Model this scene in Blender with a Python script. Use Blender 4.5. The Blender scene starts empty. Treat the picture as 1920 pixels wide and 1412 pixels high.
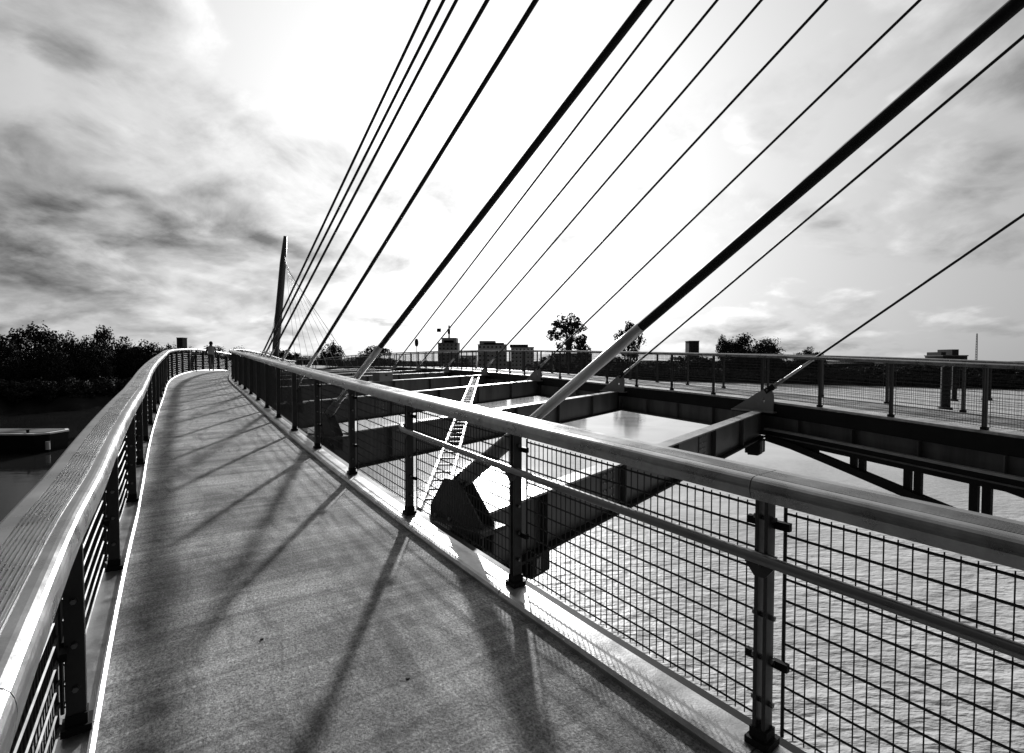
import bpy, bmesh, math, random
from mathutils import Vector, Matrix

# ------------------------------------------------------------------ camera, world, sun
scene = bpy.context.scene
K = 0.93            # metres per layout unit
EZ = 10.0           # eye height above the river
F = 960.0           # focal length in photo pixels (photo 1920 wide)
HOR = 676.0         # horizon row
PITCH = math.atan((706 - HOR) / F)

cam = bpy.data.cameras.new('camera')
cam.sensor_width = 36.0
cam.lens = F / 1920 * 36.0
cam.clip_start = 0.05
cam.clip_end = 9000
camo = bpy.data.objects.new('camera', cam)
scene.collection.objects.link(camo)
camo.location = (0, 0, EZ)
camo.rotation_euler = (math.pi / 2 - PITCH, 0, 0)
scene.camera = camo

SUN_EL = math.radians(19.0)
SUN_AZ = math.radians(-3.0)          # measured from +Y towards +X
SV = Vector((math.sin(SUN_AZ) * math.cos(SUN_EL), math.cos(SUN_AZ) * math.cos(SUN_EL), math.sin(SUN_EL)))
world = bpy.data.worlds.new('World')
scene.world = world
world.use_nodes = True


BILC = 0.70
CLOUD_A, CLOUD_B = (6.9, 0.6, 0), (3.1, 6.6, 0)


def build_world():
    nt = world.node_tree
    N, L = nt.nodes, nt.links
    N.clear()
    out = N.new('ShaderNodeOutputWorld')
    bg = N.new('ShaderNodeBackground')
    bg.inputs['Strength'].default_value = 0.13
    L.new(bg.outputs[0], out.inputs[0])
    sky = N.new('ShaderNodeTexSky')
    sky.sky_type = 'NISHITA'
    sky.sun_disc = False
    sky.sun_elevation = SUN_EL
    sky.sun_rotation = SUN_AZ
    sky.dust_density = 3.0
    bw = N.new('ShaderNodeRGBToBW')
    L.new(sky.outputs[0], bw.inputs[0])

    def m(op, a, b=None, c=None, clamp=False):
        n = N.new('ShaderNodeMath'); n.operation = op; n.use_clamp = clamp
        for i, v in enumerate((a, b, c)):
            if v is None: continue
            if isinstance(v, (int, float)): n.inputs[i].default_value = v
            else: L.new(v, n.inputs[i])
        return n.outputs[0]
    tc = N.new('ShaderNodeTexCoord')
    sp = N.new('ShaderNodeSeparateXYZ')
    L.new(tc.outputs['Generated'], sp.inputs[0])
    ZO = 0.34
    z = m('ADD', m('MAXIMUM', sp.outputs[2], 0.0), ZO)
    cb = N.new('ShaderNodeCombineXYZ')
    L.new(m('DIVIDE', sp.outputs[0], z), cb.inputs[0]); L.new(m('DIVIDE', sp.outputs[1], z), cb.inputs[1])
    # a second look-up a little nearer the sun: the difference lights the cloud flanks
    sunp = Vector((SV.x / (SV.z + ZO), SV.y / (SV.z + ZO), 0))
    to = N.new('ShaderNodeVectorMath'); to.operation = 'SUBTRACT'; to.inputs[0].default_value = sunp; L.new(cb.outputs[0], to.inputs[1])
    sc = N.new('ShaderNodeVectorMath'); sc.operation = 'SCALE'; sc.inputs['Scale'].default_value = 0.085; L.new(to.outputs[0], sc.inputs[0])
    cb2 = N.new('ShaderNodeVectorMath'); cb2.operation = 'ADD'; L.new(cb.outputs[0], cb2.inputs[0]); L.new(sc.outputs[0], cb2.inputs[1])

    def noise(vec, scale, detail, rough, dist, off):
        mp = N.new('ShaderNodeMapping'); mp.inputs['Location'].default_value = off
        L.new(vec, mp.inputs[0])
        t = N.new('ShaderNodeTexNoise')
        t.inputs['Scale'].default_value = scale; t.inputs['Detail'].default_value = detail
        t.inputs['Roughness'].default_value = rough; t.inputs['Distortion'].default_value = dist
        L.new(mp.outputs[0], t.inputs['Vector'])
        return t.outputs[0]

    def ss(v, lo, hi):
        r = N.new('ShaderNodeMapRange'); r.interpolation_type = 'SMOOTHSTEP'
        r.inputs['From Min'].default_value = lo; r.inputs['From Max'].default_value = hi
        L.new(v, r.inputs['Value'])
        return r.outputs[0]
    # cumulus banks up on the west side (-X), thin veil elsewhere
    west = m('MULTIPLY', ss(m('MULTIPLY', sp.outputs[0], -1.0), 0.0, 0.65), 0.145)

    def density(vec):
        big = noise(vec, 1.05, 2, 0.5, 0.2, CLOUD_A)
        fine = noise(vec, 3.4, 13, 0.64, 0.3, CLOUD_B)
        # cauliflower heads: smooth cells pushed about by noise
        wob = N.new('ShaderNodeTexNoise'); wob.inputs['Scale'].default_value = 4.0; wob.inputs['Detail'].default_value = 4
        L.new(vec, wob.inputs['Vector'])
        wv = N.new('ShaderNodeVectorMath'); wv.operation = 'MULTIPLY_ADD'
        L.new(wob.outputs['Color'], wv.inputs[0]); wv.inputs[1].default_value = (0.35, 0.35, 0); L.new(vec, wv.inputs[2])
        vo = N.new('ShaderNodeTexVoronoi'); vo.feature = 'F1'; vo.voronoi_dimensions = '2D'; vo.inputs['Scale'].default_value = 3.2
        vo.inputs['Detail'].default_value = 1.5; vo.inputs['Roughness'].default_value = 0.5
        L.new(wv.outputs[0], vo.inputs['Vector'])
        bil = m('SUBTRACT', BILC, vo.outputs['Distance'])
        return m('ADD', m('ADD', m('ADD', m('MULTIPLY', big, 0.55), m('MULTIPLY', fine, 0.48)), m('MULTIPLY', bil, 0.22)), west)
    dens = density(cb.outputs[0]); dens2 = density(cb2.outputs[0])
    cover = ss(dens, 0.49, 0.64)
    deep = m('MULTIPLY', ss(dens, 0.56, 0.76), m('MULTIPLY_ADD', ss(sp.outputs[2], 0.02, 0.2), 0.65, 0.35))
    flank = m('MULTIPLY', m('SUBTRACT', dens, dens2), 3.6)
    vd = N.new('ShaderNodeVectorMath'); vd.operation = 'DOT_PRODUCT'
    L.new(tc.outputs['Generated'], vd.inputs[0]); vd.inputs[1].default_value = SV
    dot = m('MAXIMUM', vd.outputs['Value'], 0.0)
    glow = m('POWER', m('MULTIPLY_ADD', vd.outputs['Value'], 0.5, 0.5), 3.4)
    core = m('POWER', dot, 9.0)
    lum = m('ADD', m('MULTIPLY', glow, 0.90), m('ADD', m('MULTIPLY', core, 0.45), 0.04))
    tone = m('SUBTRACT', m('SUBTRACT', 1.0, m('MULTIPLY', cover, 0.12)), m('MULTIPLY', deep, 0.55))
    tone = m('ADD', tone, m('MULTIPLY', m('MULTIPLY', cover, flank), 1.0))
    tone = m('MAXIMUM', tone, 0.05)
    cloud = m('MULTIPLY', lum, tone)
    # the hidden clear sky (Nishita) behind and through the cloud
    val = m('ADD', m('MULTIPLY', bw.outputs[0], 0.07), m('MULTIPLY', cloud, 5.3))
    cc = N.new('ShaderNodeCombineColor')
    for i in range(3): L.new(val, cc.inputs[i])
    L.new(cc.outputs[0], bg.inputs['Color'])


build_world()
sun = bpy.data.lights.new('sun', 'SUN')
sun.energy = 5.0
sun.angle = math.radians(1.8)
sun.color = (1, 1, 1)
suno = bpy.data.objects.new('sun', sun)
scene.collection.objects.link(suno)
suno.location = (0, 0, 60)
suno.rotation_euler = SV.to_track_quat('Z', 'Y').to_euler()

scene.view_settings.view_transform = 'Standard'
scene.view_settings.look = 'None'
scene.view_settings.exposure = 0.25
scene.view_settings.gamma = 1.0
try: scene.view_settings.use_curve_mapping = False
except Exception: pass
scene.render.resolution_x, scene.render.resolution_y = 1024, 753

random.seed(7)
COL = scene.collection


# ------------------------------------------------------------------ helpers
def W(p):
    """layout units relative to the eye -> world metres"""
    return Vector((K * p[0], K * p[1], EZ + K * p[2]))


def at_depth(px, py, D):
    """photo pixel at forward distance D metres"""
    y = (py - 706) / F
    c, s = math.cos(PITCH), math.sin(PITCH)
    fy, fz = c - s * y, -s - c * y
    t = D / fy
    return Vector(((px - 960) / F * t, D, EZ + fz * t))


def on_z(px, py, z):
    y = (py - 706) / F
    c, s = math.cos(PITCH), math.sin(PITCH)
    fy, fz = c - s * y, -s - c * y
    t = (z - EZ) / fz
    return Vector(((px - 960) / F * t, fy * t, z))


def thing(name, label, cat, loc=(0, 0, 0), group=None):
    o = bpy.data.objects.new(name, None)
    o.empty_display_size = 0.2
    COL.objects.link(o)
    o.location = loc
    o['label'] = label; o['category'] = cat
    if group: o['group'] = group
    return o


def tag(o, label=None, cat=None, group=None, kind=None):
    if label: o['label'] = label
    if cat: o['category'] = cat
    if group: o['group'] = group
    if kind: o['kind'] = kind
    return o


class MB:
    def __init__(self):
        self.v = []; self.f = []; self.uv = None

    def quadstrip(self, a, b, closed=False):
        pass

    def hexa(self, c):
        """eight corners: bottom 4 counter-clockwise, then top 4"""
        n = len(self.v)
        self.v += [tuple(p) for p in c]
        for q in ((0, 3, 2, 1), (4, 5, 6, 7), (0, 1, 5, 4), (1, 2, 6, 5), (2, 3, 7, 6), (3, 0, 4, 7)):
            self.f.append(tuple(n + i for i in q))

    def box(self, o, ex, ey, ez):
        """centre o and three half-extent vectors"""
        o = Vector(o); ex = Vector(ex); ey = Vector(ey); ez = Vector(ez)
        self.hexa([o - ex - ey - ez, o + ex - ey - ez, o + ex + ey - ez, o - ex + ey - ez,
                   o - ex - ey + ez, o + ex - ey + ez, o + ex + ey + ez, o - ex + ey + ez])

    def abox(self, x0, x1, y0, y1, z0, z1):
        self.hexa([(x0, y0, z0), (x1, y0, z0), (x1, y1, z0), (x0, y1, z0),
                   (x0, y0, z1), (x1, y0, z1), (x1, y1, z1), (x0, y1, z1)])

    def sweep(self, rings, closed=True, caps=True):
        """rings: lists of points, same count"""
        n0 = len(self.v); m = len(rings[0])
        for r in rings: self.v += [tuple(p) for p in r]
        for i in range(len(rings) - 1):
            for j in range(m if closed else m - 1):
                k = (j + 1) % m
                self.f.append((n0 + i * m + j, n0 + i * m + k, n0 + (i + 1) * m + k, n0 + (i + 1) * m + j))
        if caps and closed:
            self.f.append(tuple(n0 + j for j in range(m))[::-1])
            self.f.append(tuple(n0 + (len(rings) - 1) * m + j for j in range(m)))

    def tube(self, pts, r, n=8, caps=True):
        pts = [Vector(p) for p in pts]
        rr = r if isinstance(r, (list, tuple)) else [r] * len(pts)
        rings = []
        t0 = (pts[1] - pts[0]).normalized()
        up = Vector((0, 0, 1)) if abs(t0.z) < 0.95 else Vector((1, 0, 0))
        for i, p in enumerate(pts):
            t = (pts[min(i + 1, len(pts) - 1)] - pts[max(i - 1, 0)]).normalized()
            a = t.cross(up).normalized(); b = a.cross(t).normalized()
            rings.append([p + (a * math.cos(2 * math.pi * j / n) + b * math.sin(2 * math.pi * j / n)) * rr[i] for j in range(n)])
        self.sweep(rings, True, caps)

    def prism(self, poly, nrm):
        """polygon extruded by vector nrm (centred)"""
        nrm = Vector(nrm) * 0.5
        self.sweep([[Vector(p) - nrm for p in poly], [Vector(p) + nrm for p in poly]])

    def build(self, name, mat, parent=None, smooth=False, bevel=0.0):
        me = bpy.data.meshes.new(name)
        me.from_pydata(self.v, [], self.f)
        me.update()
        bm = bmesh.new(); bm.from_mesh(me)
        bmesh.ops.recalc_face_normals(bm, faces=bm.faces)
        bm.to_mesh(me); bm.free()
        if self.uv:
            lay = me.uv_layers.new(name='UVMap')
            for lp in me.loops: lay.data[lp.index].uv = self.uv[lp.vertex_index]
        o = bpy.data.objects.new(name, me)
        COL.objects.link(o)
        me.materials.append(mat)
        if smooth:
            for p in me.polygons: p.use_smooth = True
        if bevel:
            b = o.modifiers.new('bevel', 'BEVEL'); b.width = bevel; b.segments = 2; b.limit_method = 'ANGLE'
        if parent:
            o.parent = parent
            o.matrix_parent_inverse = Matrix.Translation(-Vector(parent.location))
        return o


def copy_tree(o, parent=None):
    c = o.copy(); COL.objects.link(c); c.parent = parent
    for ch in list(o.children): copy_tree(ch, c)
    return c


# ------------------------------------------------------------------ materials
MATS = {}


def mat(name, col, rough=0.5, metal=0.0, var=0.15, scale=3.0, bump=0.0, bscale=60.0, spec=0.5, aniso=None, streak=None):
    if name in MATS: return MATS[name]
    m = bpy.data.materials.new(name); m.use_nodes = True
    nt = m.node_tree; N, L = nt.nodes, nt.links
    b = N['Principled BSDF']
    b.inputs['Roughness'].default_value = rough; b.inputs['Metallic'].default_value = metal
    if 'Specular IOR Level' in b.inputs: b.inputs['Specular IOR Level'].default_value = spec
    tc = N.new('ShaderNodeTexCoord')
    mp = N.new('ShaderNodeMapping')
    if streak: mp.inputs['Scale'].default_value = streak
    L.new(tc.outputs['Object'], mp.inputs[0])
    n = N.new('ShaderNodeTexNoise'); n.inputs['Scale'].default_value = scale
    n.inputs['Detail'].default_value = 6; n.inputs['Roughness'].default_value = 0.65
    L.new(mp.outputs[0], n.inputs['Vector'])
    r = N.new('ShaderNodeMapRange')
    r.inputs['From Min'].default_value = 0.25; r.inputs['From Max'].default_value = 0.75
    r.inputs['To Min'].default_value = col * (1 - var); r.inputs['To Max'].default_value = col * (1 + var)
    L.new(n.outputs[0], r.inputs['Value'])
    L.new(r.outputs[0], b.inputs['Base Color'])
    rr = N.new('ShaderNodeMapRange')
    rr.inputs['From Min'].default_value = 0.3; rr.inputs['From Max'].default_value = 0.7
    rr.inputs['To Min'].default_value = max(0.02, rough - 0.08); rr.inputs['To Max'].default_value = min(1, rough + 0.1)
    L.new(n.outputs[0], rr.inputs['Value']); L.new(rr.outputs[0], b.inputs['Roughness'])
    if bump:
        n2 = N.new('ShaderNodeTexNoise'); n2.inputs['Scale'].default_value = bscale; n2.inputs['Detail'].default_value = 4
        L.new(tc.outputs['Object'], n2.inputs['Vector'])
        bp = N.new('ShaderNodeBump'); bp.inputs['Strength'].default_value = bump; bp.inputs['Distance'].default_value = 0.01
        L.new(n2.outputs[0], bp.inputs['Height']); L.new(bp.outputs[0], b.inputs['Normal'])
    MATS[name] = m
    return m


M_alu = mat('brushed_aluminium', 0.32, 0.30, 1.0, 0.45, 5.0, 0.06, 140)
M_kerb = mat('galvanised_kerb', 0.52, 0.36, 0.9, 0.35, 5.0, 0.15, 90)
M_post = mat('dark_steel_paint', 0.04, 0.42, 0.0, 0.3, 6.0, spec=0.35)
M_wire = mat('steel_wire', 0.02, 0.5, 0.0, 0.1, 5.0, spec=0.3)
M_tube = mat('stainless_tube', 0.20, 0.33, 0.9, 0.1, 4.0)
M_beam = mat('grey_girder_paint', 0.08, 0.45, 0.0, 0.65, 2.2, 0.1, 30, streak=(1, 1, 0.12))
M_flange = mat('worn_flange', 0.30, 0.40, 0.3, 0.25, 2.5)
M_fin = mat('fin_plate_grey', 0.22, 0.5, 0.1, 0.18, 3.0)
M_gus = mat('anchor_plate_paint', 0.05, 0.5, 0.0, 0.5, 3.0, 0.1, 40, spec=0.3)
M_dark = mat('black_steel', 0.012, 0.6, 0.0, 0.4, 2.0, spec=0.12)
M_cable = mat('cable_black', 0.02, 0.6, 0.0, 0.15, 3.0, spec=0.12)
M_gleam = mat('cable_painted_gleam', 0.55, 0.38, 0.7, 0.08, 2.0)  # brightness of the stays below the skyline, put into colour
M_mast = mat('mast_steel', 0.05, 0.45, 0.0, 0.15, 0.5)
M_ladder = mat('ladder_aluminium', 0.75, 0.45, 0.2, 0.1, 3.0)
M_rubber = mat('rubber', 0.02, 0.8, 0.0, 0.2, 8.0)


def deck_material():
    m = bpy.data.materials.new('deck_concrete'); m.use_nodes = True
    nt = m.node_tree; N, L = nt.nodes, nt.links
    b = N['Principled BSDF']; b.inputs['Roughness'].default_value = 0.85
    uv = N.new('ShaderNodeUVMap'); uv.uv_map = 'UVMap'

    def noise(sc, scale, detail, rough, dist=0.0):
        mp = N.new('ShaderNodeMapping'); mp.inputs['Scale'].default_value = sc
        L.new(uv.outputs[0], mp.inputs[0])
        t = N.new('ShaderNodeTexNoise'); t.inputs['Scale'].default_value = scale
        t.inputs['Detail'].default_value = detail; t.inputs['Roughness'].default_value = rough
        t.inputs['Distortion'].default_value = dist
        L.new(mp.outputs[0], t.inputs['Vector'])
        return t.outputs[0]

    def mr(v, a, b_, c, d):
        r = N.new('ShaderNodeMapRange')
        for k_, x in zip(('From Min', 'From Max', 'To Min', 'To Max'), (a, b_, c, d)): r.inputs[k_].default_value = x
        L.new(v, r.inputs['Value']); return r.outputs[0]

    def mul(a, b_):
        q = N.new('ShaderNodeMath'); q.operation = 'MULTIPLY'; L.new(a, q.inputs[0]); L.new(b_, q.inputs[1]); return q.outputs[0]
    grain = noise((1, 1, 1), 70, 4, 0.85)
    grit = noise((1, 1, 1), 38, 4, 0.7)
    broom = noise((9, 0.55, 1), 2.2, 5, 0.6, 0.3)      # broom strokes across the deck
    patch = noise((1, 1, 1), 0.9, 5, 0.55, 0.6)
    c = mul(mr(grain, 0.33, 0.67, 0.2, 1.8), mr(grit, 0.3, 0.7, 0.62, 1.38))
    c = mul(c, mr(broom, 0.3, 0.7, 0.66, 1.3))
    c = mul(c, mr(patch, 0.3, 0.7, 0.2, 0.56))
    stain = noise((0.5, 1.4, 1), 2.6, 6, 0.7, 1.2)
    c = mul(c, mr(stain, 0.36, 0.52, 0.55, 1.0))
    shadow_bands = noise((1.0, 0.12, 1), 3.0, 4, 0.65, 0.4)       # rail and wire shadow streaks painted across the deck
    c = mul(c, mr(shadow_bands, 0.36, 0.56, 0.6, 1.08))
    L.new(c, b.inputs['Base Color'])
    bp = N.new('ShaderNodeBump'); bp.inputs['Strength'].default_value = 0.9; bp.inputs['Distance'].default_value = 0.008
    ad = N.new('ShaderNodeMath'); ad.operation = 'ADD'; L.new(grain, ad.inputs[0]); L.new(grit, ad.inputs[1])
    L.new(ad.outputs[0], bp.inputs['Height']); L.new(bp.outputs[0], b.inputs['Normal'])
    return m


def water_material():
    m = bpy.data.materials.new('river_water'); m.use_nodes = True
    nt = m.node_tree; N, L = nt.nodes, nt.links
    b = N['Principled BSDF']
    b.inputs['IOR'].default_value = 1.33
    tc = N.new('ShaderNodeTexCoord')
    # wind-ruffled channel under the bridge, calm water in the lee of the wooded bank
    sp = N.new('ShaderNodeSeparateXYZ'); L.new(tc.outputs['Object'], sp.inputs[0])

    def rng(v, lo, hi):
        r = N.new('ShaderNodeMapRange'); r.interpolation_type = 'SMOOTHSTEP'
        r.inputs['From Min'].default_value = lo; r.inputs['From Max'].default_value = hi
        L.new(v, r.inputs['Value']); return r.outputs[0]
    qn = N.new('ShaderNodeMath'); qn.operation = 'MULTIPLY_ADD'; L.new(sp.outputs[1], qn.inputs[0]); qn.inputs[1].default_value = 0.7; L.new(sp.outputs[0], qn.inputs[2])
    back = rng(qn.outputs[0], 3.0, -5.0)       # mask beyond the humped deck: calm water, painted dark reflection
    mx = N.new('ShaderNodeMath'); mx.operation = 'MAXIMUM'
    lee = N.new('ShaderNodeMath'); lee.operation = 'MULTIPLY'; L.new(rng(sp.outputs[1], 18, 60), lee.inputs[0]); L.new(rng(sp.outputs[0], 62, 34), lee.inputs[1]); L.new(lee.outputs[0], mx.inputs[0]); L.new(back, mx.inputs[1])
    calm = N.new('ShaderNodeMapRange'); L.new(mx.outputs[0], calm.inputs['Value'])
    calm.inputs['To Min'].default_value = 0.45; calm.inputs['To Max'].default_value = 0.025
    L.new(calm.outputs[0], b.inputs['Roughness'])
    cst = N.new('ShaderNodeMapRange'); L.new(mx.outputs[0], cst.inputs['Value'])
    cst.inputs['To Min'].default_value = 0.7; cst.inputs['To Max'].default_value = 0.03
    # glare painted pale on one side of the bridge, dark reflection on the other
    glare_shade = N.new('ShaderNodeMapRange'); L.new(back, glare_shade.inputs['Value'])
    glare_shade.inputs['To Min'].default_value = 0.5; glare_shade.inputs['To Max'].default_value = 0.015
    glare_shade_noise = N.new('ShaderNodeTexNoise'); glare_shade_noise.inputs['Scale'].default_value = 0.09; glare_shade_noise.inputs['Detail'].default_value = 6; glare_shade_noise.inputs['Distortion'].default_value = 1.2
    L.new(tc.outputs['Object'], glare_shade_noise.inputs['Vector'])
    cv = N.new('ShaderNodeMapRange'); L.new(glare_shade_noise.outputs[0], cv.inputs['Value'])
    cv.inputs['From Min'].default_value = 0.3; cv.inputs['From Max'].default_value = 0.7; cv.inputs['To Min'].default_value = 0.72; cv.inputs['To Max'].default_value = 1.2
    sm = N.new('ShaderNodeMath'); sm.operation = 'MULTIPLY'; L.new(glare_shade.outputs[0], sm.inputs[0]); L.new(cv.outputs[0], sm.inputs[1])
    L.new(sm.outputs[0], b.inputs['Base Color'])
    reflect_cut = N.new('ShaderNodeMapRange'); L.new(back, reflect_cut.inputs['Value'])  # weakens the reflection there to deepen the painted dark
    reflect_cut.inputs['To Min'].default_value = 0.5; reflect_cut.inputs['To Max'].default_value = 0.07
    L.new(reflect_cut.outputs[0], b.inputs['Specular IOR Level'])

    def noise(sc, scale, detail, rot):
        mp = N.new('ShaderNodeMapping'); mp.inputs['Scale'].default_value = sc
        mp.inputs['Rotation'].default_value = (0, 0, rot)
        L.new(tc.outputs['Object'], mp.inputs[0])
        t = N.new('ShaderNodeTexNoise'); t.inputs['Scale'].default_value = scale; t.inputs['Detail'].default_value = detail
        L.new(mp.outputs[0], t.inputs['Vector']); return t.outputs[0]
    a = noise((1, 2.2, 1), 0.55, 5, 0.3)
    c = noise((1, 2.4, 1), 1.9, 5, -0.25)
    ad = N.new('ShaderNodeMath'); ad.operation = 'MULTIPLY_ADD'; L.new(c, ad.inputs[0]); ad.inputs[1].default_value = 0.45; L.new(a, ad.inputs[2])
    bp = N.new('ShaderNodeBump'); L.new(cst.outputs[0], bp.inputs['Strength']); bp.inputs['Distance'].default_value = 0.3
    L.new(ad.outputs[0], bp.inputs['Height']); L.new(bp.outputs[0], b.inputs['Normal'])
    return m


M_deck = deck_material()
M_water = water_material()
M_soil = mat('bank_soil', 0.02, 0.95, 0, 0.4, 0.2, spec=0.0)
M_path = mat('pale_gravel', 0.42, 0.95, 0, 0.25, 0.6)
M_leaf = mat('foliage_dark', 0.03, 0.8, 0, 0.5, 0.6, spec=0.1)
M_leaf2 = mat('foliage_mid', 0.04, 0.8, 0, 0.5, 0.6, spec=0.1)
M_bark = mat('bark', 0.05, 0.9, 0, 0.3, 2.0)

# ------------------------------------------------------------------ setting: river, bank
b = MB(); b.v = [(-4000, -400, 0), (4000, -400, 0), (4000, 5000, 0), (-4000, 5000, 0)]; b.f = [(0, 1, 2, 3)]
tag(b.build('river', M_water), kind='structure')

BANK = [(-1920, 95), (-400, 96), (0, 100), (150, 105), (300, 125), (450, 170), (650, 230), (900, 262), (1178, 262),
        (1350, 235), (1500, 215), (1750, 188), (1920, 175), (2400, 150), (3800, 130)]


def bankD(px):
    for (a, da), (c, dc) in zip(BANK, BANK[1:]):
        if a <= px <= c: return da + (dc - da) * (px - a) / (c - a)
    return BANK[0][1] if px < BANK[0][0] else BANK[-1][1]


def make_bank():
    b = MB(); rows = []
    pxs = [-1900 + i * 30 for i in range(190)]
    for px in pxs:
        u = (px - 960) / F; D = bankD(px) + 2.0 * math.sin(px * 0.031) + 1.5 * math.sin(px * 0.083)
        row = []
        for dd, z in ((-2, -1.5), (0, 0.3), (3, 1.9), (7, 2.9), (11, 3.0), (40, 3.2), (300, 3.5), (4000, 4.5)):
            row.append((u * (D + dd), D + dd, z + (0.25 * math.sin(px * 0.11 + dd) if 0 < dd < 40 else 0)))
        rows.append(row)
    for r in rows: b.v += r
    m = len(rows[0])
    for i in range(len(rows) - 1):
        for j in range(m - 1):
            b.f.append((i * m + j, i * m + j + 1, (i + 1) * m + j + 1, (i + 1) * m + j))
    tag(b.build('far_bank', M_soil, smooth=True), kind='structure')
    b = MB(); pr = []
    for px in range(-300, 420, 15):
        u = (px - 960) / F; D = bankD(px) + 2.0 * math.sin(px * 0.031) + 1.5 * math.sin(px * 0.083)
        pr.append([(u * (D + 8.0), D + 8.0, 3.32), (u * (D + 10.6), D + 10.6, 3.36)])
    b.sweep(pr, closed=False)
    tag(b.build('path', M_path), kind='structure')


make_bank()

# ------------------------------------------------------------------ near footbridge: its line in plan and height
SP = 2.0            # post spacing in layout units


def make_near_path():
    ds = 0.05; out = []
    x, y, z, a = 1.2414, 2.4867, -1.8989, 0.6617
    back = []
    t = 0; bx, by, bz, ba = x, y, z, a
    for i in range(160):
        bx -= -math.sin(ba) * ds; by -= math.cos(ba) * ds; bz -= 0.0473 * ds; t -= ds
        back.append((t, bx, by, bz, ba))
    t = 0; g = 0.0473
    while t < 66:
        out.append((t, x, y, z, a))
        k = -0.0114 + 0.0007 * min(t, 20)
        if t > 20: k += (-0.0165 - k) * min(1, (t - 20) / 6)
        if t > 44: k = 0.004
        x += -math.sin(a) * ds; y += math.cos(a) * ds; z += g * ds; a += k * ds
        if t < 32: g -= 0.0006 * ds
        elif t < 50: g = max(g - 0.0060 * ds, -0.055)
        else: g = min(g + 0.006 * ds, -0.01)
        t += ds
    return back[::-1] + out


NPATH = make_near_path()
NT0 = NPATH[0][0]


def NP(t, w=0.0, h=0.0):
    """point on the near bridge: t along, w towards the deck (left), h up; t in layout units, w and h in metres"""
    i = (t - NT0) / 0.05
    i = max(0, min(len(NPATH) - 2, i)); j = int(i); fr = i - j
    A, B = NPATH[j], NPATH[j + 1]
    x, y, z, a = [A[q] + (B[q] - A[q]) * fr for q in (1, 2, 3, 4)]
    p = W((x, y, z))
    if w > 0: w += w / 2.3 * (0.13 * max(0.0, min(1.2, (7 - t) / 9)) + 0.10 * max(0.0, min(1.15, (5.5 - t) / 4)) + 0.03 * max(0.0, min(3.0, 1.6 - t)))     # the deck widens towards the bank
    return Vector((p.x - math.cos(a) * w, p.y - math.sin(a) * w, p.z + h))


def NF(t):
    """frame: tangent, left normal"""
    p, q = NP(t - 0.1), NP(t + 0.1)
    tg = (q - p).normalized()
    hl = Vector((tg.x, tg.y, 0)).normalized()
    return tg, Vector((-hl.y, hl.x, 0))


# far deck line
FPTS = [(16.9, -3.5, -2.35), (15.3, 1.2, -2.12), (13.3, 6, -1.87), (10.9, 10.9, -1.6), (8.3, 17, -1.31), (4.85, 23.2, -1.10), (1.5, 29.5, -0.90),
        (-1.8, 36, -0.77), (-5.2, 42, -0.70), (-8.6, 48, -0.67), (-12.2, 53.7, -0.67), (-15.8, 59.5, -0.7),
        (-19.5, 65.5, -0.75), (-23.5, 72, -0.85), (-28, 79.5, -1.0), (-32, 86, -1.2)]


def catmull(P, u):
    i = max(0, min(len(P) - 2, int(u))); t = u - i
    p0 = Vector(P[max(i - 1, 0)]); p1 = Vector(P[i]); p2 = Vector(P[i + 1]); p3 = Vector(P[min(i + 2, len(P) - 1)])
    return 0.5 * ((2 * p1) + (-p0 + p2) * t + (2 * p0 - 5 * p1 + 4 * p2 - p3) * t * t + (-p0 + 3 * p1 - 3 * p2 + p3) * t ** 3)


FTAB = []
_s = 0.0; _prev = None
for i in range(0, (len(FPTS) - 1) * 40 + 1):
    p = W(catmull(FPTS, i / 40))
    if _prev is not None: _s += (p - _prev).length
    FTAB.append((_s, p, i / 40)); _prev = p
FLEN = _s


def FS(u):
    """arc length of control index u"""
    return FTAB[int(round(u * 40))][0]


def FP(s, w=0.0, h=0.0):
    """far deck: w metres towards the camera side is negative, away positive"""
    lo, hi = 0, len(FTAB) - 1
    while hi - lo > 1:
        mid = (lo + hi) // 2
        if FTAB[mid][0] <= s: lo = mid
        else: hi = mid
    A, B = FTAB[lo], FTAB[hi]
    fr = (s - A[0]) / (B[0] - A[0])
    p = A[1].lerp(B[1], fr)
    t = (B[1] - A[1]); t.z = 0; t.normalize()
    return Vector((p.x + t.y * w, p.y - t.x * w, p.z + h))


def FFr(s):
    s = max(0.06, min(FLEN - 0.06, s))
    tg = (FP(s + 0.05) - FP(s - 0.05)).normalized()
    hl = Vector((tg.x, tg.y, 0)).normalized()
    return tg, Vector((hl.y, -hl.x, 0))


NWL = 2.28          # left edge of walking surface (metres from right post line)
NPOST = 32
T0 = -3             # first post index behind the view

# deck slab
fb = thing('footbridge', 'humped concrete-topped footbridge deck climbing to a crest with steel kerbs', 'footbridge', NP(0, 1.2, -0.3))


def slab():
    ws = [0.15 + (NWL - 0.15) * k / 8 for k in range(9)]
    prof = [(w, -0.055 + 0.012 * math.sin(math.pi * k / 8)) for k, w in enumerate(ws)] + [(NWL, -0.22), (0.15, -0.22)]
    t = -6.0
    while t < 60:
        e = t + 16.6
        b = MB(); uv = []; rings = []
        n = 34
        for i in range(n + 1):
            q = t + 0.006 + (e - t - 0.012) * i / n
            rings.append([NP(q, w, h) for w, h in prof])
            uv += [(q * K, w) for w, h in prof]
        b.sweep(rings); b.uv = uv
        b.build('deck_slab', M_deck, fb)
        t = e


slab()


def sweep_near(prof, t0, t1, step):
    n = max(1, int(round((t1 - t0) / step)))
    return [[NP(t0 + (t1 - t0) * i / n, w, h) for w, h in prof] for i in range(n + 1)]


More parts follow.
